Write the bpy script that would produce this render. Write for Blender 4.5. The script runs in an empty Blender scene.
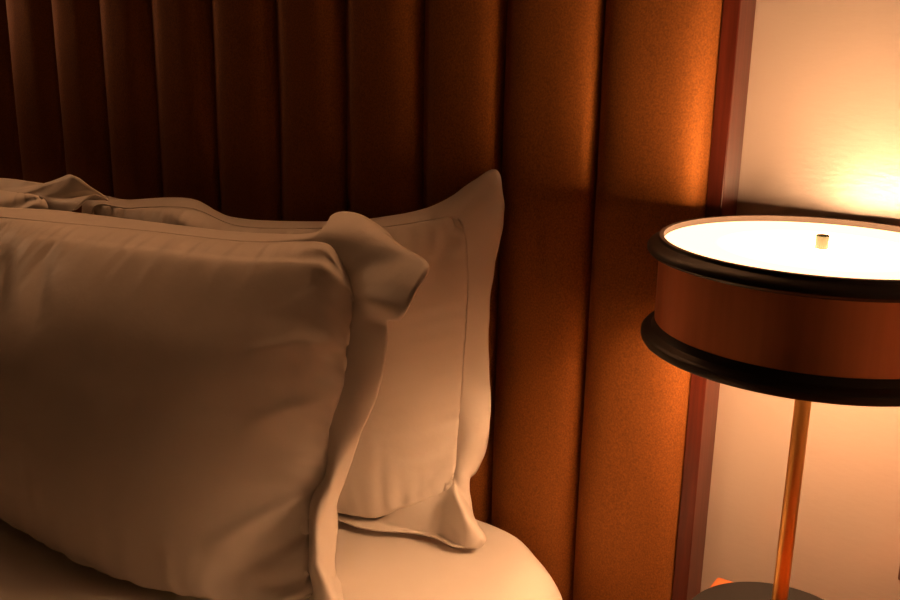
import bpy, bmesh, math, random
import numpy as np
from mathutils import Vector, Matrix, noise

S = bpy.context.scene
COL = S.collection
random.seed(4)

# ------------------------------------------------------------------ camera
cam_d = bpy.data.cameras.new('camera')
cam_d.sensor_width = 36.0
cam_d.lens = 959.45 / 900 * 36.0
cam_d.clip_start = 0.02
cam = bpy.data.objects.new('camera', cam_d)
COL.objects.link(cam)
_r = Vector((0.82522, 0.56456, 0.01670)); _u = Vector((-0.15903, 0.20388, 0.96599)); _f = Vector((-0.54196, 0.79982, -0.25803))
cam.matrix_world = Matrix(((_r.x, _u.x, -_f.x, 0.3335), (_r.y, _u.y, -_f.y, -0.9527), (_r.z, _u.z, -_f.z, 1.18), (0, 0, 0, 1)))
S.camera = cam

# ------------------------------------------------------------------ world, exposure
world = bpy.data.worlds.new('world'); S.world = world
world.use_nodes = True
world.node_tree.nodes['Background'].inputs[0].default_value = (1.0, 0.62, 0.36, 1)
world.node_tree.nodes['Background'].inputs[1].default_value = 0.0
S.view_settings.view_transform = 'Standard'
S.view_settings.look = 'None'
S.view_settings.gamma = 1.0
S.view_settings.use_curve_mapping = False
S.view_settings.exposure = 0.0

LAMP_COLOUR = (1.0, 0.505, 0.235)
LAMP_UP, LAMP_DOWN = (4.0, 115.0), (15.0, 120.0)     # radiance of the two diffusers at the rim and in the middle
# ------------------------------------------------------------------ materials
def mat(name, base, rough=0.6, metal=0.0, spec=0.5, sheen=0.0, sheen_tint=(1, 1, 1), sheen_rough=0.4, coat=0.0):
    m = bpy.data.materials.new(name); m.use_nodes = True
    b = m.node_tree.nodes['Principled BSDF']
    b.inputs['Base Color'].default_value = (*base, 1)
    b.inputs['Roughness'].default_value = rough
    b.inputs['Metallic'].default_value = metal
    b.inputs['Specular IOR Level'].default_value = spec
    b.inputs['Sheen Weight'].default_value = sheen
    b.inputs['Sheen Tint'].default_value = (*sheen_tint, 1)
    b.inputs['Sheen Roughness'].default_value = sheen_rough
    b.inputs['Coat Weight'].default_value = coat
    return m

def grain(m, scale, stretch=(1, 1, 1), colours=None, bump=0.0, detail=3.0, bump_dist=0.001, rough=None, lo=0.3, hi=0.7):
    """object-space noise that varies colour, relief and roughness"""
    nt = m.node_tree; b = nt.nodes['Principled BSDF']
    tc = nt.nodes.new('ShaderNodeTexCoord'); mp = nt.nodes.new('ShaderNodeMapping')
    mp.inputs['Scale'].default_value = stretch
    nz = nt.nodes.new('ShaderNodeTexNoise'); nz.inputs['Scale'].default_value = scale; nz.inputs['Detail'].default_value = detail
    nt.links.new(tc.outputs['Object'], mp.inputs[0]); nt.links.new(mp.outputs[0], nz.inputs['Vector'])
    if colours:
        cr = nt.nodes.new('ShaderNodeValToRGB')
        cr.color_ramp.elements[0].position = lo; cr.color_ramp.elements[1].position = hi
        cr.color_ramp.elements[0].color = (*colours[0], 1); cr.color_ramp.elements[1].color = (*colours[1], 1)
        nt.links.new(nz.outputs['Fac'], cr.inputs[0]); nt.links.new(cr.outputs[0], b.inputs['Base Color'])
    if bump:
        bp = nt.nodes.new('ShaderNodeBump'); bp.inputs['Strength'].default_value = bump; bp.inputs['Distance'].default_value = bump_dist
        nt.links.new(nz.outputs['Fac'], bp.inputs['Height']); nt.links.new(bp.outputs[0], b.inputs['Normal'])
    if rough:
        mr = nt.nodes.new('ShaderNodeMapRange')
        mr.inputs['To Min'].default_value = rough[0]; mr.inputs['To Max'].default_value = rough[1]
        nt.links.new(nz.outputs['Fac'], mr.inputs[0]); nt.links.new(mr.outputs[0], b.inputs['Roughness'])
    return m

def glow(name, colour, strength):
    m = bpy.data.materials.new(name); m.use_nodes = True
    nt = m.node_tree; nt.nodes.remove(nt.nodes['Principled BSDF'])
    e = nt.nodes.new('ShaderNodeEmission'); e.inputs[0].default_value = (*colour, 1); e.inputs[1].default_value = strength
    nt.links.new(e.outputs[0], nt.nodes['Material Output'].inputs[0])
    return m

M = {}
M['wall'] = grain(mat('beige satin wall paint', (0.40, 0.34, 0.295), 0.31, spec=1.0), 70, (1, 1, 2.6), None, 0.35, 5, 0.0008)
M['wall'].node_tree.nodes['Principled BSDF'].inputs['IOR'].default_value = 1.9
M['white_wall'] = grain(mat('white wall paint', (0.80, 0.77, 0.73), 0.6), 9, colours=((0.79, 0.76, 0.72), (0.81, 0.78, 0.74)))
M['plaster'] = grain(mat('taupe plaster', (0.14, 0.12, 0.11), 0.8), 8, colours=((0.13, 0.11, 0.10), (0.15, 0.13, 0.12)))
M['ceiling'] = grain(mat('grey beige ceiling paint', (0.25, 0.22, 0.20), 0.8), 8, colours=((0.24, 0.21, 0.19), (0.26, 0.23, 0.21)))
M['carpet'] = grain(mat('brown carpet', (0.12, 0.08, 0.06), 0.95), 180, colours=((0.09, 0.06, 0.045), (0.15, 0.10, 0.075)), bump=0.6)
M['velvet'] = grain(mat('brown velvet', (0.2, 0.09, 0.03), 0.5, metal=0.3, spec=0.4),
                    620, (1, 1, 0.8), ((0.17, 0.061, 0.020), (0.35, 0.124, 0.026)), 0.5, 2, 0.001, lo=0.25, hi=0.75)
M['velvet'].node_tree.nodes['Principled BSDF'].inputs['Specular Tint'].default_value = (1.0, 0.5, 0.08, 1)
M['cherry'] = grain(mat('dark cherry wood', (0.06, 0.012, 0.008), 0.3, spec=0.4), 30, (6, 6, 0.35), ((0.05, 0.008, 0.004), (0.10, 0.019, 0.009)), 0.1, 5)
M['cotton'] = grain(mat('white sateen cotton', (0.80, 0.75, 0.69), 0.45, spec=0.4, sheen=0.08, sheen_tint=(1, 0.9, 0.8)),
                    34, (1, 1, 1), ((0.79, 0.74, 0.68), (0.81, 0.76, 0.70)), 0.22, 6, 0.004)
M['sheet'] = grain(mat('white sateen sheet', (0.80, 0.75, 0.69), 0.34, spec=0.5),
                   30, (1, 1, 1), ((0.79, 0.74, 0.68), (0.81, 0.76, 0.70)), 0.16, 6, 0.004)
M['bronze'] = grain(mat('dark bronze metal', (0.6, 0.22, 0.10), 0.34, metal=1.0), 90, (1, 1, 0.05), ((0.66, 0.26, 0.13), (0.76, 0.31, 0.16)), 0.0, 3, rough=(0.34, 0.46))
M['black'] = grain(mat('black lacquered metal', (0.012, 0.009, 0.008), 0.38, spec=0.35), 60, rough=(0.34, 0.44))
M['brass'] = grain(mat('brushed brass', (0.58, 0.31, 0.09), 0.33, metal=1.0), 140, (1, 1, 0.05), ((0.53, 0.28, 0.08), (0.63, 0.34, 0.10)), 0.0, 3, rough=(0.28, 0.40))
M['charcoal'] = grain(mat('charcoal lamp base', (0.009, 0.008, 0.0075), 0.6, spec=0.2), 200, colours=((0.008, 0.007, 0.0065), (0.010, 0.009, 0.0085)))
M['aged_brass'] = grain(mat('aged brass', (0.035, 0.042, 0.03), 0.6, spec=0.15), 200, colours=((0.013, 0.016, 0.008), (0.015, 0.018, 0.010)))
M['cream'] = grain(mat('cream enamel', (0.85, 0.78, 0.70), 0.5), 80, colours=((0.83, 0.76, 0.68), (0.87, 0.80, 0.72)))
M['oak'] = grain(mat('orange stained wood', (0.55, 0.20, 0.06), 0.45), 26, (0.5, 7, 7), ((0.30, 0.075, 0.016), (0.44, 0.12, 0.026)), 0.1, 5)
M['plate'] = grain(mat('brown plastic', (0.10, 0.05, 0.035), 0.4), 90, colours=((0.09, 0.045, 0.03), (0.11, 0.055, 0.04)))
def diffuser(name, strength):
    """opal disc lit by one bulb: brightest in the middle"""
    m = glow(name, LAMP_COLOUR, 1.0); nt = m.node_tree
    tc = nt.nodes.new('ShaderNodeTexCoord'); gr = nt.nodes.new('ShaderNodeTexGradient'); gr.gradient_type = 'SPHERICAL'
    mp = nt.nodes.new('ShaderNodeMapping'); mp.inputs['Location'].default_value = (-LX / .135, -LY / .135, 0); mp.inputs['Scale'].default_value = (1 / .135, 1 / .135, 0)
    mr = nt.nodes.new('ShaderNodeMapRange'); mr.interpolation_type = 'SMOOTHSTEP'
    mr.inputs['From Min'].default_value = 0.35
    mr.inputs['To Min'].default_value = strength[0]; mr.inputs['To Max'].default_value = strength[1]
    nt.links.new(tc.outputs['Object'], mp.inputs[0]); nt.links.new(mp.outputs[0], gr.inputs[0]); nt.links.new(gr.outputs['Fac'], mr.inputs[0])
    nt.links.new(mr.outputs[0], nt.nodes['Emission'].inputs[1])
    return m
LX, LY = 0.1454, -0.1150      # axis of the table lamp
M['up'] = diffuser('lit upper diffuser', LAMP_UP)
M['down'] = diffuser('lit lower diffuser', LAMP_DOWN)
M['liner'] = grain(mat('matt lamp lining', (0.24, 0.19, 0.16), 0.6), 80, colours=((0.23, 0.18, 0.15), (0.25, 0.20, 0.17)))
M['globe'] = glow('lit sconce globe', LAMP_COLOUR, 18.0)
M['strip'] = glow('lit strip diffuser', (1.0, 0.44, 0.18), 16.0)

# ------------------------------------------------------------------ helpers
def tag(o, label=None, cat=None, group=None, kind=None):
    if label: o['label'] = label
    if cat: o['category'] = cat
    if group: o['group'] = group
    if kind: o['kind'] = kind
    return o

def thing(name, loc, label, cat, group=None):
    o = bpy.data.objects.new(name, None); o.empty_display_size = 0.1
    COL.objects.link(o); o.location = loc
    return tag(o, label, cat, group)

def link(name, me, m, parent=None, smooth=False):
    o = bpy.data.objects.new(name, me); COL.objects.link(o)
    if m and not me.materials: me.materials.append(m)
    if smooth:
        me.polygons.foreach_set('use_smooth', [True] * len(me.polygons))
    if parent:
        o.parent = parent
        o.matrix_parent_inverse = Matrix.Translation(-Vector(parent.location))
    return o

def from_bm(name, bm, m, parent=None, smooth=False, recalc=True):
    if recalc: bmesh.ops.recalc_face_normals(bm, faces=bm.faces)
    me = bpy.data.meshes.new(name); bm.to_mesh(me); bm.free()
    return link(name, me, m, parent, smooth)

def box(name, lo, hi, m, parent=None, bevel=0.0, seg=2):
    bm = bmesh.new()
    bmesh.ops.create_cube(bm, size=1.0)
    for v in bm.verts:
        v.co = Vector([lo[i] + (v.co[i] + 0.5) * (hi[i] - lo[i]) for i in range(3)])
    if bevel:
        bmesh.ops.bevel(bm, geom=bm.edges[:], offset=bevel, segments=seg, affect='EDGES', profile=0.5)
    return from_bm(name, bm, m, parent)

def lathe(name, prof, centre, m, parent=None, n=128, closed=False, smooth_angle=35):
    """revolve (r, z) points round a vertical axis"""
    bm = bmesh.new(); rings = []
    for r, z in prof:
        if r < 1e-6:
            rings.append([bm.verts.new((centre[0], centre[1], z))])
        else:
            rings.append([bm.verts.new((centre[0] + r * math.cos(2 * math.pi * i / n), centre[1] + r * math.sin(2 * math.pi * i / n), z)) for i in range(n)])
    pairs = list(zip(rings[:-1], rings[1:])) + ([(rings[-1], rings[0])] if closed else [])
    for a, b in pairs:
        for i in range(n):
            j = (i + 1) % n
            q = [a[i % len(a)], a[j % len(a)], b[j % len(b)], b[i % len(b)]]
            q = list(dict.fromkeys(q))
            if len(q) >= 3: bm.faces.new(q)
    o = from_bm(name, bm, m, parent, smooth=True)
    bpyme = o.data
    bm = bmesh.new(); bm.from_mesh(bpyme)
    for e in bm.edges:
        if len(e.link_faces) == 2 and e.calc_face_angle(0) > math.radians(smooth_angle): e.smooth = False
    bm.to_mesh(bpyme); bm.free()
    return o

def grid_mesh(name, V, m, parent, wrap_u=False, wrap_v=False):
    """V: array (nu, nv, 3)"""
    nu, nv = V.shape[:2]
    I = np.arange(nu * nv).reshape(nu, nv)
    a = I if wrap_u else I[:-1]
    b = np.roll(I, -1, 0) if wrap_u else I[1:]
    if wrap_v: q = np.stack([a, b, np.roll(b, -1, 1), np.roll(a, -1, 1)], -1)
    else: q = np.stack([a[:, :-1], b[:, :-1], b[:, 1:], a[:, 1:]], -1)
    me = bpy.data.meshes.new(name)
    me.from_pydata(V.reshape(-1, 3).tolist(), [], q.reshape(-1, 4).tolist())
    me.update()
    return link(name, me, m, parent, smooth=True)

def copy_tree(o, parent=None):
    c = o.copy(); COL.objects.link(c)
    if parent: c.parent = parent
    for ch in list(o.children): copy_tree(ch, c)
    return c

# ------------------------------------------------------------------ room shell
WY = 0.048                    # face of the wall behind the bed
X0, X1, Y0, H = -3.05, 0.66, -3.70, 2.45
tag(box('floor', (X0 - .1, Y0 - .1, -.1), (X1 + .1, WY + .1, 0), M['carpet']), 'brown carpeted floor of the bedroom', 'floor', kind='structure')
tag(box('ceiling', (X0 - .1, Y0 - .1, H), (X1 + .1, WY + .1, H + .1), M['ceiling']), 'grey beige painted ceiling above the bed', 'ceiling', kind='structure')
tag(box('wall_back', (X0 - .1, WY, 0), (X1 + .1, WY + .1, H), M['wall']), 'beige satin wall behind the headboard and lamp', 'wall', kind='structure')
tag(box('wall_right', (X1, Y0 - .1, 0), (X1 + .1, WY, H), M['white_wall']), 'white wall on the lamp side', 'wall', kind='structure')  # unseen wall, set close and white to bounce lamp light onto the pillows
tag(box('wall_left', (X0 - .1, Y0 - .1, 0), (X0, WY, H), M['plaster']), 'taupe wall on the far side of the bed', 'wall', kind='structure')
tag(box('wall_front', (X0, Y0 - .1, 0), (X1, Y0, H), M['plaster']), 'taupe wall facing the foot of the bed', 'wall', kind='structure')

# ------------------------------------------------------------------ headboard
SEAMS = [0.002, -0.1216, -0.241, -0.352, -0.4726, -0.590, -0.710, -0.8345, -0.9515, -1.069, -1.194]
while SEAMS[-1] > -1.80: SEAMS.append(round(SEAMS[-1] - 0.12, 4))
HZ0, HZ1 = 0.12, 1.38
HL = SEAMS[-1]
hb = thing('headboard', ((HL + .02) / 2, 0.02, HZ0), 'tall brown velvet channel headboard framed in dark cherry wood behind the pillows', 'headboard')
def channel(xa, xb):
    """one padded channel: rounded across, its top and bottom turned in"""
    nu, nv = 41, 60
    w = xb - xa; d = 0.026
    s = np.sin(np.linspace(-1, 1, nu) * math.pi / 2) 
    prof = d * (1 - np.abs(s) ** 3.0) ** 0.55
    zz = HZ0 + (HZ1 - HZ0) * np.linspace(0, 1, nv)
    V = np.zeros((nu, nv, 3))
    for j, z in enumerate(zz):
        e = min(1.0, (min(z - HZ0, HZ1 - z) + 0.004) / 0.03) ** 0.5
        V[:, j, 0] = (xa + xb) / 2 + s * (w / 2 - 0.0006)
        V[:, j, 1] = 0.001 - prof * e
        V[:, j, 2] = z
    # gentle unevenness of the stuffing
    for i in range(nu):
        for j in range(nv):
            V[i, j, 1] += 0.0016 * noise.noise(Vector((V[i, j, 0] * 9, 3.1, V[i, j, 2] * 4))) * (prof[i] / d)
            V[i, j, 0] += 0.0014 * noise.noise(Vector((xa * 13, 8.0, V[i, j, 2] * 5)))
    back = np.stack([V[0].copy(), V[-1].copy()]); back[:, :, 1] = 0.012
    return grid_mesh('upholstered_channel', np.concatenate([V, back[1:], back[:1]]), M['velvet'], hb, wrap_u=True)
for xb, xa in zip(SEAMS[:-1], SEAMS[1:]): channel(xa, xb)
box('backing_board', (HL - .004, 0.0122, HZ0 - .02), (0.0015, WY, HZ1 + .02), M['cherry'], hb)
box('frame_post', (0.002, -0.001, 0.0), (0.0193, WY, HZ1 + .02), M['cherry'], hb, 0.0012)
box('frame_post', (HL - .0193, -0.001, 0.0), (HL - .001, WY, HZ1 + .02), M['cherry'], hb, 0.0012)
box('frame_rail', (HL - .0193, -0.001, HZ1 + .0205), (0.0193, WY, HZ1 + .04), M['cherry'], hb, 0.0012)

# ------------------------------------------------------------------ bed
MT = 0.62                     # top of the mattress
MX0, MX1, MY0, MY1 = -1.78, -0.042, -2.05, -0.030
bed = thing('bed', ((MX0 + MX1) / 2, -1.0, 0), 'low double bed made up with a white sateen fitted sheet', 'bed')
def mattress():
    cx, cy = (MX0 + MX1) / 2, (MY0 + MY1) / 2
    hx, hy = (MX1 - MX0) / 2, (MY1 - MY0) / 2
    PR, ER = 0.17, 0.085          # plan corner radius, edge rounding
    n = 720
    # plan outline as a rounded rectangle, walked round by angle
    out, nor = [], []
    per = []
    for qx, qy, a0 in ((1, 1, 0), (-1, 1, 90), (-1, -1, 180), (1, -1, 270)):
        for k in range(60):
            a = math.radians(a0 + 90 * k / 59)
            per.append((cx + qx * (hx - PR) + PR * math.cos(a), cy + qy * (hy - PR) + PR * math.sin(a), math.cos(a), math.sin(a)))
    per = np.array(per + per[:1])
    L = np.r_[0, np.cumsum(np.hypot(*np.diff(per[:, :2], axis=0).T))]
    t = np.linspace(0, L[-1], n, endpoint=False)
    P = np.stack([np.interp(t, L, per[:, k]) for k in range(4)], -1)
    nl = np.hypot(P[:, 2], P[:, 3]); P[:, 2:] /= nl[:, None]
    rows = []
    zb = 0.30
    for z in np.linspace(zb, MT - ER, 10): rows.append((0.0, z))
    for k in range(1, 15):
        a = math.pi / 2 * k / 14; rows.append((ER * (1 - math.cos(a)), MT - ER + ER * math.sin(a)))
    for ins in (0.11, 0.14, 0.18, 0.23, 0.29, 0.36, 0.44, 0.54, 0.64, 0.72, 0.80): rows.append((ins, MT))
    V = np.zeros((n, len(rows), 3))
    for j, (ins, z) in enumerate(rows):
        f = min(1.0, ins / 0.86)
        x = P[:, 0] - P[:, 2] * min(ins, 0.09); y = P[:, 1] - P[:, 3] * min(ins, 0.09) * np.where(P[:, 3] > 0, 0.30, 1.0)
        if ins > 0.09:
            k = ins - 0.09
            x = cx + (x - cx) * np.maximum(0, 1 - k / (hx - 0.09)); y = cy + (y - cy) * np.maximum(0, 1 - k / (hy - 0.09))
        V[:, j, 0], V[:, j, 1], V[:, j, 2] = x, y, z
    # drawn creases of the sheet running over the edge, and slight hollows on top
    for i in range(n):
        for j in range(len(rows)):
            v = V[i, j]
            side = 1.0 if rows[j][0] < ER else max(0.0, 1 - (rows[j][0] - ER) / 0.2)
            c = noise.noise(Vector((t[i] * 16, rows[j][0] * 3, 0.5))) * 0.0045 * side
            v[0] += P[i, 2] * c; v[1] += P[i, 3] * c
            v[2] += (0.002 * noise.noise(Vector((v[0] * 5, v[1] * 5, 2))) + 0.0018 * noise.noise(Vector((v[0] * 13 + v[1] * 9, v[1] * 3, 7)))) * (0.35 if j < 10 else 1)
    V[:, :, 1] = np.minimum(V[:, :, 1], -0.0285)
    o = grid_mesh('mattress', V, M['sheet'], bed, wrap_u=True)
    bm = bmesh.new(); bm.from_mesh(o.data); bm.verts.ensure_lookup_table()
    nr = len(rows)
    bm.faces.new([bm.verts[i * nr + nr - 1] for i in range(n)]).smooth = True
    bm.faces.new([bm.verts[i * nr] for i in range(n)])
    bmesh.ops.recalc_face_normals(bm, faces=bm.faces)
    bm.to_mesh(o.data); bm.free()
    return o
mattress()
box('bed_base', (MX0 + .03, MY0 + .03, 0.06), (MX1 - .03, MY1 - .004, 0.2985), M['velvet'], bed, 0.01)
for lx in (MX0 + .1, MX1 - .1):
    for ly in (MY0 + .1, MY1 - .1): box('leg', (lx - .03, ly - .03, 0), (lx + .03, ly + .03, 0.0595), M['cherry'], bed, 0.003)

# ------------------------------------------------------------------ pillows
def crom(P, n, closed=True):
    """Catmull-Rom through P, n samples on each span"""
    P = np.asarray(P, float); k = len(P)
    t = np.linspace(0, 1, n, endpoint=False)[:, None]
    out = []
    for i in range(k if closed else k - 1):
        if closed: a, b, c, d = P[(i - 1) % k], P[i], P[(i + 1) % k], P[(i + 2) % k]
        else: a, b, c, d = P[max(i - 1, 0)], P[i], P[i + 1], P[min(i + 2, k - 1)]
        out.append(0.5 * (2 * b + (c - a) * t + (2 * a - 5 * b + 4 * c - d) * t ** 2 + (3 * b - a - 3 * c + d) * t ** 3))
    if not closed: out.append(P[-1:])
    return np.concatenate(out)

def resample(C, n):
    L = np.r_[0, np.cumsum(np.linalg.norm(np.diff(C, axis=0), axis=1))]
    t = np.linspace(0, L[-1], n)
    return np.stack([np.interp(t, L, C[:, k]) for k in range(3)], -1)

def polydist(U, Vv, pts):
    d = np.full(U.shape, 9.0); tt = np.zeros(U.shape); tot = len(pts) - 1
    for i in range(tot):
        a, b = np.array(pts[i]), np.array(pts[i + 1]); ab = b - a
        t = np.clip(((U - a[0]) * ab[0] + (Vv - a[1]) * ab[1]) / (ab @ ab + 1e-12), 0, 1)
        e = np.hypot(U - a[0] - t * ab[0], Vv - a[1] - t * ab[1])
        m = e < d; d[m] = e[m]; tt[m] = ((i + t) / tot)[m]
    return d, tt

def pillow(name, rows, corners, lean, front, back, ridges, label, zmin, ymax, seed, group, bottom_heavy=0.0, sag=0.0, soft=0.62, wide=2.6):
    """rows: (seam, crest, edge) triples walked round the case from its lower left corner;
    corners: row numbers of the lower right, upper right and upper left corner;
    the body swells between the seams, the flange runs from seam to edge."""
    Sm = np.array([r[0] for r in rows]); Md = np.array([r[1] for r in rows]); Ed = np.array([r[2] for r in rows])
    base = Vector((float(Sm[:, 0].mean()), float(Sm[:, 1].mean()), zmin))
    root = thing(name, base, label, 'pillow', group)
    k = 14
    loop, ml, el = crom(Sm, k), crom(Md, k), crom(Ed, k)
    c = [0] + [i * k for i in corners] + [len(loop)]
    full = np.concatenate([loop, loop[:1]])
    nu, nv = 150, 110
    bot = resample(full[c[0]:c[1] + 1], nu); rig = resample(full[c[1]:c[2] + 1], nv)
    top = resample(full[c[2]:c[3] + 1], nu)[::-1]; lef = resample(full[c[3]:c[4] + 1], nv)[::-1]
    u = np.linspace(0, 1, nu)[:, None, None]; v = np.linspace(0, 1, nv)[None, :, None]
    B = (1 - v) * bot[:, None] + v * top[:, None] + (1 - u) * lef[None] + u * rig[None] \
        - ((1 - u) * (1 - v) * bot[0] + u * (1 - v) * bot[-1] + (1 - u) * v * top[0] + u * v * top[-1])
    n = np.array([0, -math.cos(lean), math.sin(lean)])
    U, Vv = np.meshgrid(np.linspace(0, 1, nu), np.linspace(0, 1, nv), indexing='ij')
    def hump(a, pw, ex=0.62): return np.maximum(0, 1 - np.abs(2 * a - 1) ** pw) ** ex
    W_, H_ = 0.7, 0.36
    edge = np.minimum(np.minimum(U, 1 - U) * W_, np.minimum(Vv, 1 - Vv) * H_)
    shape = hump(U, wide, soft) * hump(Vv, 2.4)
    heavy = 1 + bottom_heavy * (0.5 - Vv) * 2
    around = np.zeros(U.shape); rel = np.zeros(U.shape)
    for i in range(nu):
        for j in range(nv):
            q = B[i, j]
            rel[i, j] = noise.noise(Vector((q[0] * 7 + seed, q[1] * 7, q[2] * 5))) * 0.005 + noise.noise(Vector((q[0] * 17 + seed, 3, q[2] * 12))) * 0.0016
            s = (U[i, j] if min(Vv[i, j], 1 - Vv[i, j]) * H_ < min(U[i, j], 1 - U[i, j]) * W_ else Vv[i, j] * 0.5)
            around[i, j] = noise.noise(Vector((s * 46 + seed * 3, edge[i, j] * 8, seed)))
    pucker = around * 0.008 * np.exp(-edge / 0.042) * (1 - np.exp(-edge / 0.004))
    F = np.zeros(U.shape)
    for pts, wid, hgt in ridges:
        d, tt = polydist(U * W_, Vv * H_, [(a * W_, b * H_) for a, b in pts])
        taper = np.sin(np.pi * np.clip(tt * 0.9 + 0.05, 0, 1)) ** 0.6
        F += hgt * taper * np.exp(-(d / wid) ** 2)
    lim = 1 - np.exp(-edge / 0.012)
    body_f = B + n * ((front * shape * heavy + (rel + F) * lim + pucker)[..., None])
    body_b = B - n * ((back * shape + rel * lim * 0.5 + pucker)[..., None])
    body_f[..., 2] -= sag * hump(U, 7.0) * hump(Vv, 2.4) * np.clip(1 - Vv / 0.5, 0, 1) ** 1.5
    for Q in (body_f, body_b):
        low = np.maximum(0, zmin + 0.02 - Q[..., 2]); Q[..., 2] = np.where(low > 0, zmin + 0.02 - 0.02 * (1 - np.exp(-low / 0.02)), Q[..., 2])
        Q[..., 1] = np.minimum(Q[..., 1], ymax)
    ring = np.concatenate([body_f, body_b[::-1][1:-1]], 0)
    body = grid_mesh('pillow_body', ring, M['cotton'], root, wrap_u=True)
    bm = bmesh.new(); bm.from_mesh(body.data)
    bmesh.ops.remove_doubles(bm, verts=bm.verts, dist=1e-5)
    bmesh.ops.recalc_face_normals(bm, faces=bm.faces)
    for f in bm.faces: f.smooth = True
    bm.to_mesh(body.data); bm.free()
    # the flange: a flat double border, waved along its free edge
    m = 13
    t = np.linspace(0, 1, m)[None, :, None]
    Fl = (1 - t) ** 2 * loop[:, None] + 2 * t * (1 - t) * (2 * ml - 0.5 * loop - 0.5 * el)[:, None] + t ** 2 * el[:, None]
    # start just inside the body so that border and body read as one case
    Fl = np.concatenate([(loop + (loop - Fl[:, 1]) * 0.8)[:, None], Fl], 1)
    for i in range(Fl.shape[0]):
        for j in range(Fl.shape[1]):
            q = Fl[i, j]; a = max(0, j - 1) / m
            w = noise.noise(Vector((q[0] * 26 + seed, q[1] * 20, q[2] * 26)))
            w2 = noise.noise(Vector((q[0] * 60 + seed, q[1] * 60, q[2] * 60)))
            q += n * (w * 0.005 * a + w2 * 0.0015 * a)
    Fl[..., 1] = np.minimum(Fl[..., 1], ymax); Fl[..., 2] = np.maximum(Fl[..., 2], zmin + 0.002)
    fl = grid_mesh('flange', Fl, M['cotton'], root, wrap_u=True)
    so = fl.modifiers.new('cloth thickness', 'SOLIDIFY'); so.thickness = 0.0016; so.offset = 0
    return root

pillow('pillow', [
    ((-0.8000, -0.1400, 0.6600), (-0.8150, -0.1500, 0.6460), (-0.8300, -0.1600, 0.6320)),
    ((-0.6000, -0.1500, 0.6600), (-0.6000, -0.1625, 0.6460), (-0.6000, -0.1750, 0.6320)),
    ((-0.3600, -0.1480, 0.6210), (-0.3530, -0.1590, 0.6200), (-0.3459, -0.1700, 0.6191)),
    ((-0.2863, -0.1350, 0.6514), (-0.2680, -0.1350, 0.6327), (-0.2497, -0.1350, 0.6140)),
    ((-0.2504, -0.1150, 0.6707), (-0.2239, -0.1240, 0.6418), (-0.2049, -0.1350, 0.6187)),
    ((-0.2335, -0.1050, 0.6831), (-0.2000, -0.1320, 0.6715), (-0.1791, -0.1150, 0.6359)),
    ((-0.2329, -0.1020, 0.6884), (-0.2213, -0.1000, 0.6720), (-0.2119, -0.0900, 0.6489)),
    ((-0.2330, -0.1000, 0.6977), (-0.2245, -0.0980, 0.6956), (-0.2231, -0.0850, 0.6846)),
    ((-0.2332, -0.0960, 0.7113), (-0.2233, -0.0920, 0.7075), (-0.2188, -0.0750, 0.6973)),
    ((-0.2364, -0.0900, 0.7359), (-0.2176, -0.0850, 0.7390), (-0.2110, -0.0650, 0.7338)),
    ((-0.2377, -0.0800, 0.8004), (-0.2254, -0.0700, 0.7959), (-0.2132, -0.0600, 0.7914)),
    ((-0.2373, -0.0750, 0.8714), (-0.2294, -0.0650, 0.8687), (-0.2215, -0.0550, 0.8660)),
    ((-0.2391, -0.0700, 0.9205), (-0.2300, -0.0600, 0.9170), (-0.2208, -0.0500, 0.9135)),
    ((-0.2446, -0.0650, 0.9558), (-0.2316, -0.0550, 0.9548), (-0.2185, -0.0450, 0.9537)),
    ((-0.2499, -0.0620, 0.9776), (-0.2312, -0.0520, 0.9841), (-0.2125, -0.0420, 0.9905)),
    ((-0.2569, -0.0600, 0.9879), (-0.2350, -0.0500, 1.0004), (-0.2132, -0.0400, 1.0128)),
    ((-0.2651, -0.0600, 0.9904), (-0.2450, -0.0500, 1.0178), (-0.2248, -0.0400, 1.0452)),
    ((-0.2754, -0.0630, 0.9908), (-0.2649, -0.0540, 1.0108), (-0.2543, -0.0450, 1.0307)),
    ((-0.2969, -0.0700, 0.9847), (-0.2967, -0.0625, 0.9924), (-0.2965, -0.0550, 1.0002)),
    ((-0.3510, -0.0900, 0.9730), (-0.3551, -0.0800, 0.9770), (-0.3593, -0.0700, 0.9811)),
    ((-0.4270, -0.1000, 0.9642), (-0.4358, -0.0900, 0.9654), (-0.4446, -0.0800, 0.9666)),
    ((-0.5667, -0.1050, 0.9507), (-0.5816, -0.0950, 0.9528), (-0.5966, -0.0850, 0.9549)),
    ((-0.6597, -0.1050, 0.9638), (-0.6709, -0.0950, 0.9674), (-0.6822, -0.0850, 0.9711)),
    ((-0.7846, -0.1050, 0.9503), (-0.7972, -0.0950, 0.9534), (-0.8097, -0.0850, 0.9566)),
    ((-0.8722, -0.1050, 0.9335), (-0.8954, -0.0965, 0.9374), (-0.9187, -0.0880, 0.9412)),
    ((-0.8000, -0.1150, 0.8000), (-0.8200, -0.1150, 0.8000), (-0.8400, -0.1150, 0.8000)),
    ], (5, 15, 24), 0.1, 0.06, 0.048,
    [([(1.048, 1.083), (0.996, 0.845), (0.962, 0.645)], 0.014, 0.006), ([(1.012, 1.075), (0.961, 0.909), (0.925, 0.748)], 0.014, -0.006), ([(1.04, 1.038), (1.038, 0.821)], 0.008, -0.004), ([(1.039, 0.125), (0.954, 0.037), (0.849, -0.02)], 0.01, 0.005), ([(0.267, 1.007), (0.38, 0.945), (0.445, 0.972)], 0.012, 0.007)],
    'white sateen pillow propped against the headboard with its pointed corner upright', 0.628, -0.031, 5.1, 'pillows standing on the bed', 0.3, 0, 0.8, 2.6)

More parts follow.
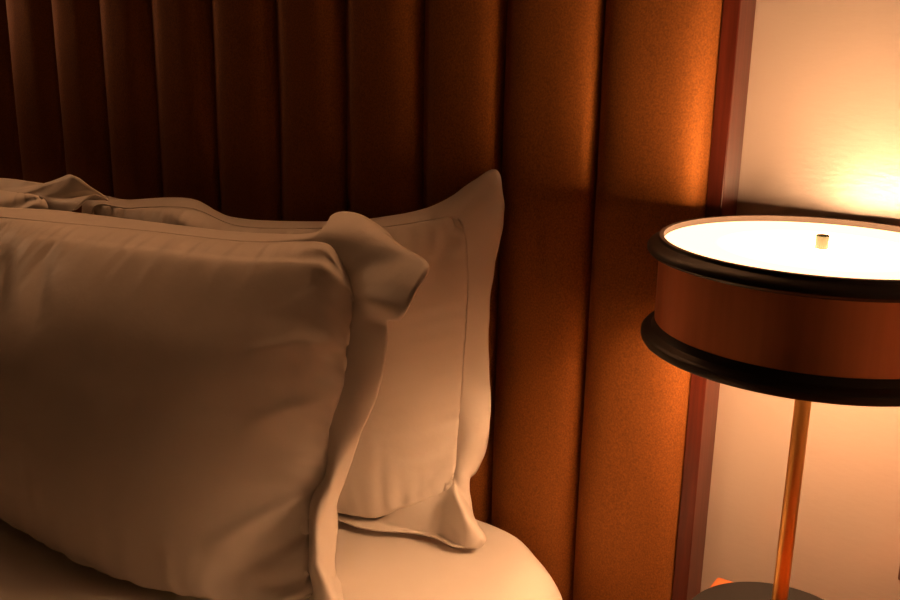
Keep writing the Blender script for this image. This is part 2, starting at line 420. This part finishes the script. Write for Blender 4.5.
pillow('pillow', [
    ((-1.5000, -0.1300, 0.6600), (-1.5200, -0.1400, 0.6460), (-1.5400, -0.1500, 0.6320)),
    ((-1.2000, -0.1400, 0.6600), (-1.2000, -0.1550, 0.6460), (-1.2000, -0.1700, 0.6320)),
    ((-0.9200, -0.1400, 0.6600), (-0.9000, -0.1500, 0.6460), (-0.8800, -0.1600, 0.6320)),
    ((-0.9150, -0.1450, 0.8000), (-0.8925, -0.1500, 0.8000), (-0.8700, -0.1550, 0.8000)),
    ((-0.9113, -0.1500, 0.9030), (-0.8770, -0.1575, 0.9176), (-0.8427, -0.1650, 0.9322)),
    ((-0.9061, -0.1500, 0.9372), (-0.8580, -0.1600, 0.9466), (-0.8098, -0.1700, 0.9560)),
    ((-0.9122, -0.1480, 0.9479), (-0.8504, -0.1540, 0.9613), (-0.7885, -0.1600, 0.9747)),
    ((-0.9254, -0.1450, 0.9549), (-0.8563, -0.1415, 0.9602), (-0.7872, -0.1380, 0.9654)),
    ((-0.9379, -0.1430, 0.9563), (-0.8779, -0.1415, 0.9677), (-0.8179, -0.1400, 0.9791)),
    ((-0.9572, -0.1400, 0.9569), (-0.9060, -0.1375, 0.9737), (-0.8549, -0.1350, 0.9905)),
    ((-0.9773, -0.1400, 0.9564), (-0.9312, -0.1350, 0.9733), (-0.8852, -0.1300, 0.9902)),
    ((-1.0112, -0.1350, 0.9540), (-0.9657, -0.1300, 0.9666), (-0.9202, -0.1250, 0.9793)),
    ((-1.0565, -0.1300, 0.9520), (-1.0062, -0.1250, 0.9608), (-0.9560, -0.1200, 0.9696)),
    ((-1.1028, -0.1300, 0.9522), (-1.0665, -0.1225, 0.9602), (-1.0302, -0.1150, 0.9682)),
    ((-1.2343, -0.1300, 0.9478), (-1.2358, -0.1200, 0.9549), (-1.2373, -0.1100, 0.9620)),
    ((-1.4800, -0.1200, 0.9550), (-1.5050, -0.1100, 0.9675), (-1.5300, -0.1000, 0.9800)),
    ((-1.5000, -0.1300, 0.8000), (-1.5200, -0.1300, 0.8000), (-1.5400, -0.1300, 0.8000)),
    ], (2, 7, 15), 0.1, 0.055, 0.045,
    [([(0.868, 0.864), (1.024, 0.97), (1.165, 1.046)], 0.008, 0.008), ([(1.085, 0.996), (1.12, 0.945)], 0.006, 0.006), ([(0.85, 0.904), (0.984, 0.976)], 0.008, -0.005)],
    'crumpled white pillow at the far left with a folded flange corner', 0.628, -0.031, 9.7, 'pillows standing on the bed', 0.2, 0, 0.62, 2.6)

pillow('pillow', [
    ((-0.9700, -0.3400, 0.6450), (-0.9900, -0.3500, 0.6385), (-1.0100, -0.3600, 0.6320)),
    ((-0.7200, -0.3550, 0.6340), (-0.7200, -0.3575, 0.6300), (-0.7200, -0.3600, 0.6260)),
    ((-0.4300, -0.3720, 0.6300), (-0.4300, -0.3720, 0.6280), (-0.4300, -0.3720, 0.6260)),
    ((-0.2720, -0.3220, 0.6300), (-0.2560, -0.3185, 0.6280), (-0.2400, -0.3150, 0.6260)),
    ((-0.2736, -0.3050, 0.6664), (-0.2498, -0.3160, 0.6820), (-0.2818, -0.2550, 0.6062)),
    ((-0.2848, -0.2880, 0.7233), (-0.2589, -0.3020, 0.7115), (-0.2941, -0.2400, 0.6495)),
    ((-0.2753, -0.2750, 0.7523), (-0.2595, -0.2840, 0.7426), (-0.2756, -0.2550, 0.7195)),
    ((-0.2790, -0.2620, 0.7965), (-0.2597, -0.2580, 0.7956), (-0.2496, -0.2480, 0.7937)),
    ((-0.2698, -0.2500, 0.8429), (-0.2508, -0.2460, 0.8416), (-0.2379, -0.2380, 0.8378)),
    ((-0.2728, -0.2380, 0.8819), (-0.2515, -0.2320, 0.8856), (-0.2335, -0.2240, 0.8891)),
    ((-0.2741, -0.2280, 0.9218), (-0.2504, -0.2300, 0.9168), (-0.2306, -0.2260, 0.9111)),
    ((-0.2803, -0.2220, 0.9290), (-0.2171, -0.2620, 0.9396), (-0.1787, -0.2750, 0.9355)),
    ((-0.2871, -0.2170, 0.9354), (-0.2177, -0.2520, 0.9572), (-0.1629, -0.2750, 0.9637)),
    ((-0.2969, -0.2100, 0.9431), (-0.2341, -0.2280, 0.9722), (-0.1642, -0.2550, 0.9840)),
    ((-0.3048, -0.2070, 0.9521), (-0.2619, -0.2120, 0.9819), (-0.2244, -0.2150, 0.9864)),
    ((-0.3132, -0.2050, 0.9613), (-0.2916, -0.1980, 0.9884), (-0.2767, -0.1820, 0.9942)),
    ((-0.3217, -0.2030, 0.9684), (-0.3132, -0.1900, 0.9910), (-0.3171, -0.1620, 0.9995)),
    ((-0.3325, -0.2000, 0.9729), (-0.3318, -0.1860, 0.9903), (-0.3495, -0.1520, 0.9990)),
    ((-0.3480, -0.2000, 0.9742), (-0.3515, -0.1830, 0.9875), (-0.3732, -0.1500, 0.9916)),
    ((-0.3741, -0.2000, 0.9708), (-0.3686, -0.1900, 0.9755), (-0.3873, -0.1580, 0.9717)),
    ((-0.4668, -0.2000, 0.9590), (-0.4809, -0.1825, 0.9592), (-0.4950, -0.1650, 0.9595)),
    ((-0.6363, -0.2050, 0.9518), (-0.6617, -0.1850, 0.9517), (-0.6870, -0.1650, 0.9516)),
    ((-0.8312, -0.2100, 0.9412), (-0.8414, -0.1900, 0.9442), (-0.8515, -0.1700, 0.9473)),
    ((-0.9837, -0.2100, 0.9337), (-1.0000, -0.1925, 0.9355), (-1.0164, -0.1750, 0.9373)),
    ((-1.0000, -0.2000, 0.9400), (-1.0200, -0.1950, 0.9500), (-1.0400, -0.1900, 0.9600)),
    ((-1.0000, -0.2600, 0.8000), (-1.0250, -0.2600, 0.8000), (-1.0500, -0.2600, 0.8000)),
    ], (3, 13, 24), 0.33, 0.1, 0.055,
    [([(1.035, 0.912), (1.008, 0.804), (0.949, 0.717), (0.879, 0.673)], 0.007, 0.008), ([(1.01, 0.856), (0.996, 0.755), (0.96, 0.655)], 0.009, -0.006), ([(1.031, 0.658), (0.982, 0.587), (0.906, 0.475)], 0.007, 0.008), ([(1.045, 0.587), (0.986, 0.506), (0.929, 0.451)], 0.009, -0.006), ([(1.038, 0.511), (0.995, 0.453), (0.956, 0.422)], 0.006, 0.005), ([(1.042, 0.382), (0.977, 0.307), (0.888, 0.219)], 0.007, 0.009), ([(1.043, 0.309), (0.962, 0.208), (0.891, 0.141)], 0.009, -0.007), ([(1.049, 0.256), (0.989, 0.186)], 0.006, 0.005), ([(1.056, 0.176), (0.966, 0.064), (0.844, -0.084)], 0.007, 0.008), ([(0.252, 0.84), (0.311, 0.72), (0.373, 0.568)], 0.018, -0.007), ([(0.369, 0.893), (0.412, 0.792), (0.48, 0.647)], 0.018, -0.006), ([(0.888, 0.96), (0.948, 0.985), (0.997, 0.959)], 0.007, 0.006), ([(0.918, 0.908), (0.979, 0.922), (1.017, 0.935)], 0.007, 0.005), ([(0.938, 0.945), (0.992, 0.903)], 0.007, -0.005)],
    'plump white sateen pillow nearest the camera with a flopped flange corner', 0.624, -0.1, 1.3, 'pillows standing on the bed', 0.3, 0.085, 0.88, 2.0)



# ------------------------------------------------------------------ nightstand
NZ = 0.6335
def nightstand(x0, x1, label):
    y0, y1 = -0.44, -0.0283
    t = thing('nightstand', ((x0 + x1) / 2, (y0 + y1) / 2, 0), label, 'nightstand')
    box('table_top', (x0, y0, NZ - .028), (x1, y1, NZ), M['oak'], t, 0.0025)
    box('cabinet_body', (x0 + .012, y0 + .02, 0.16), (x1 - .012, y1 - .012, NZ - .0285), M['oak'], t, 0.002)
    for k in range(2):
        d = box('drawer_front', (x0 + .02, y0 + .004, 0.175 + k * .232), (x1 - .02, y0 + .0195, 0.395 + k * .232), M['oak'], t, 0.002)
        kb = lathe('knob', [(0, -.012), (.009, -.012), (.011, -.006), (.006, 0.0), (0.006, .012), (0, .012)], (0, 0), M['brass'], d, 24)
        kb.matrix_parent_inverse = Matrix(); kb.rotation_euler = (-math.pi / 2, 0, 0); kb.location = ((x0 + x1) / 2, y0 - .004, 0.285 + k * .232)
    for lx in (x0 + .035, x1 - .035):
        for ly in (y0 + .045, y1 - .035):
            lathe('leg', [(0, 0), (.011, 0), (.016, .1595), (0, .1595)], (lx, ly), M['cherry'], t, 24)
    return t
nightstand(0.0597, 0.54, 'orange stained wooden nightstand under the lamp in view')

# ------------------------------------------------------------------ table lamp
def table_lamp(label):
    t = thing('table_lamp', (LX, LY, NZ), label, 'lamp')
    c = (LX, LY)
    lathe('base', [(0, NZ + .0003), (.0830, NZ + .0003), (.0847, NZ + .002), (.0847, NZ + .0142), (.0832, NZ + .0160), (.02, NZ + .0165), (0, NZ + .0165)], c, M['charcoal'], t)
    lathe('pole', [(0, NZ + .0168), (.0071, NZ + .0168), (.0071, .9938), (0, .9938)], c, M['brass'], t, 48)
    lathe('drum_shade', [(.1341, 1.0085), (.1341, .9405), (.1324, .9405), (.1324, 1.0085)], c, M['bronze'], t, 160, closed=True)
    lathe('upper_ring', [(.1328, 1.0218), (.1349, 1.0218), (.1354, 1.0196), (.1392, 1.0174), (.1430, 1.0158), (.1446, 1.0134), (.1446, 1.0109), (.1430, 1.0087), (.1354, 1.0073), (.1343, 1.0060), (.1326, 1.0060)], c, M['black'], t, 160, closed=True)
    lathe('lower_ring', [(.1326, .9480), (.1347, .9480), (.1352, .9448), (.1367, .9415), (.1408, .9394), (.1436, .9386), (.1450, .9370), (.1450, .9322), (.1438, .9302), (.1332, .9302), (.1326, .9315)], c, M['black'], t, 160, closed=True)
    lathe('rim_lining', [(.1318, 1.0225), (.1347, 1.0225), (.1347, 1.0220), (.1326, 1.0220), (.1323, 1.0150), (.1314, 1.0150), (.1312, 1.0225)], c, M['liner'], t, 160, closed=True)
    lathe('reflector', [(.1313, 1.0095), (.1322, 1.0095), (.1322, .9315), (.1313, .9315)], c, M['cream'], t, 160, closed=True)
    lathe('upper_diffuser', [(0, 1.0172), (.1311, 1.0172), (.1311, 1.0140), (0, 1.0140)], c, M['up'], t, 96)
    lathe('lower_diffuser', [(0, 1.0080), (.1305, 1.0080), (.1305, 1.0050), (0, 1.0050)], c, M['down'], t, 96)
    lathe('pole_cap', [(0, 1.0045), (.013, 1.0045), (.013, .9965), (.0078, .9940), (0, .9940)], c, M['brass'], t, 32)
    lathe('finial', [(0, 1.0174), (.0056, 1.0174), (.0056, 1.0284), (.0050, 1.0292), (0, 1.0292)], c, M['aged_brass'], t, 32)
    return t
table_lamp('round bronze drum table lamp glowing on a thin brass pole beside the headboard')

# ------------------------------------------------------------------ wall socket at the picture's edge
ws = thing('wall_socket', (0.264, WY, 0.694), 'brown wall socket plate on the beige wall right of the lamp pole', 'socket')
box('faceplate', (0.2237, WY - .008, 0.6531), (0.3037, WY, 0.7331), M['plate'], ws, 0.002)
lathe_o = lathe('socket_well', [(0, 0), (.019, 0), (.021, .0015), (.021, .003), (0, .003)], (0, 0), M['black'], ws, 40)
lathe_o.matrix_parent_inverse = Matrix(); lathe_o.rotation_euler = (math.pi / 2, 0, 0); lathe_o.location = (0, -.0078, 0)

# ------------------------------------------------------------------ reading sconce on the far side of the bed (outside the picture)
sc = thing('wall_sconce', (-1.98, WY, 1.28), 'small lit globe sconce on the wall beyond the far side of the bed', 'sconce')
box('back_plate', (-2.02, WY - .012, 1.22), (-1.94, WY, 1.34), M['brass'], sc, 0.003)
arm = lathe('arm', [(0, 0), (.007, 0), (.007, .1195), (0, .1195)], (0, 0), M['brass'], sc, 24)
arm.matrix_parent_inverse = Matrix(); arm.rotation_euler = (math.pi / 2, 0, 0); arm.location = (0, -.0125, 0)
lathe('globe', [(.055 * math.sin(math.pi * k / 24), 1.28 - .055 * math.cos(math.pi * k / 24)) for k in range(25)], (-1.98, WY - .187), M['globe'], sc, 48)

# ------------------------------------------------------------------ light bar above the headboard (outside the picture)
lb = thing('light_bar', (-0.92, WY, 1.46), 'slim warm light bar on the wall above the headboard', 'light')
box('bar_housing', (-1.84, -0.020, 1.46), (0.0, WY, 1.485), M['brass'], lb, 0.003)
box('bar_diffuser', (-1.82, -0.014, 1.452), (-0.02, 0.012, 1.4598), M['strip'], lb, 0.002)
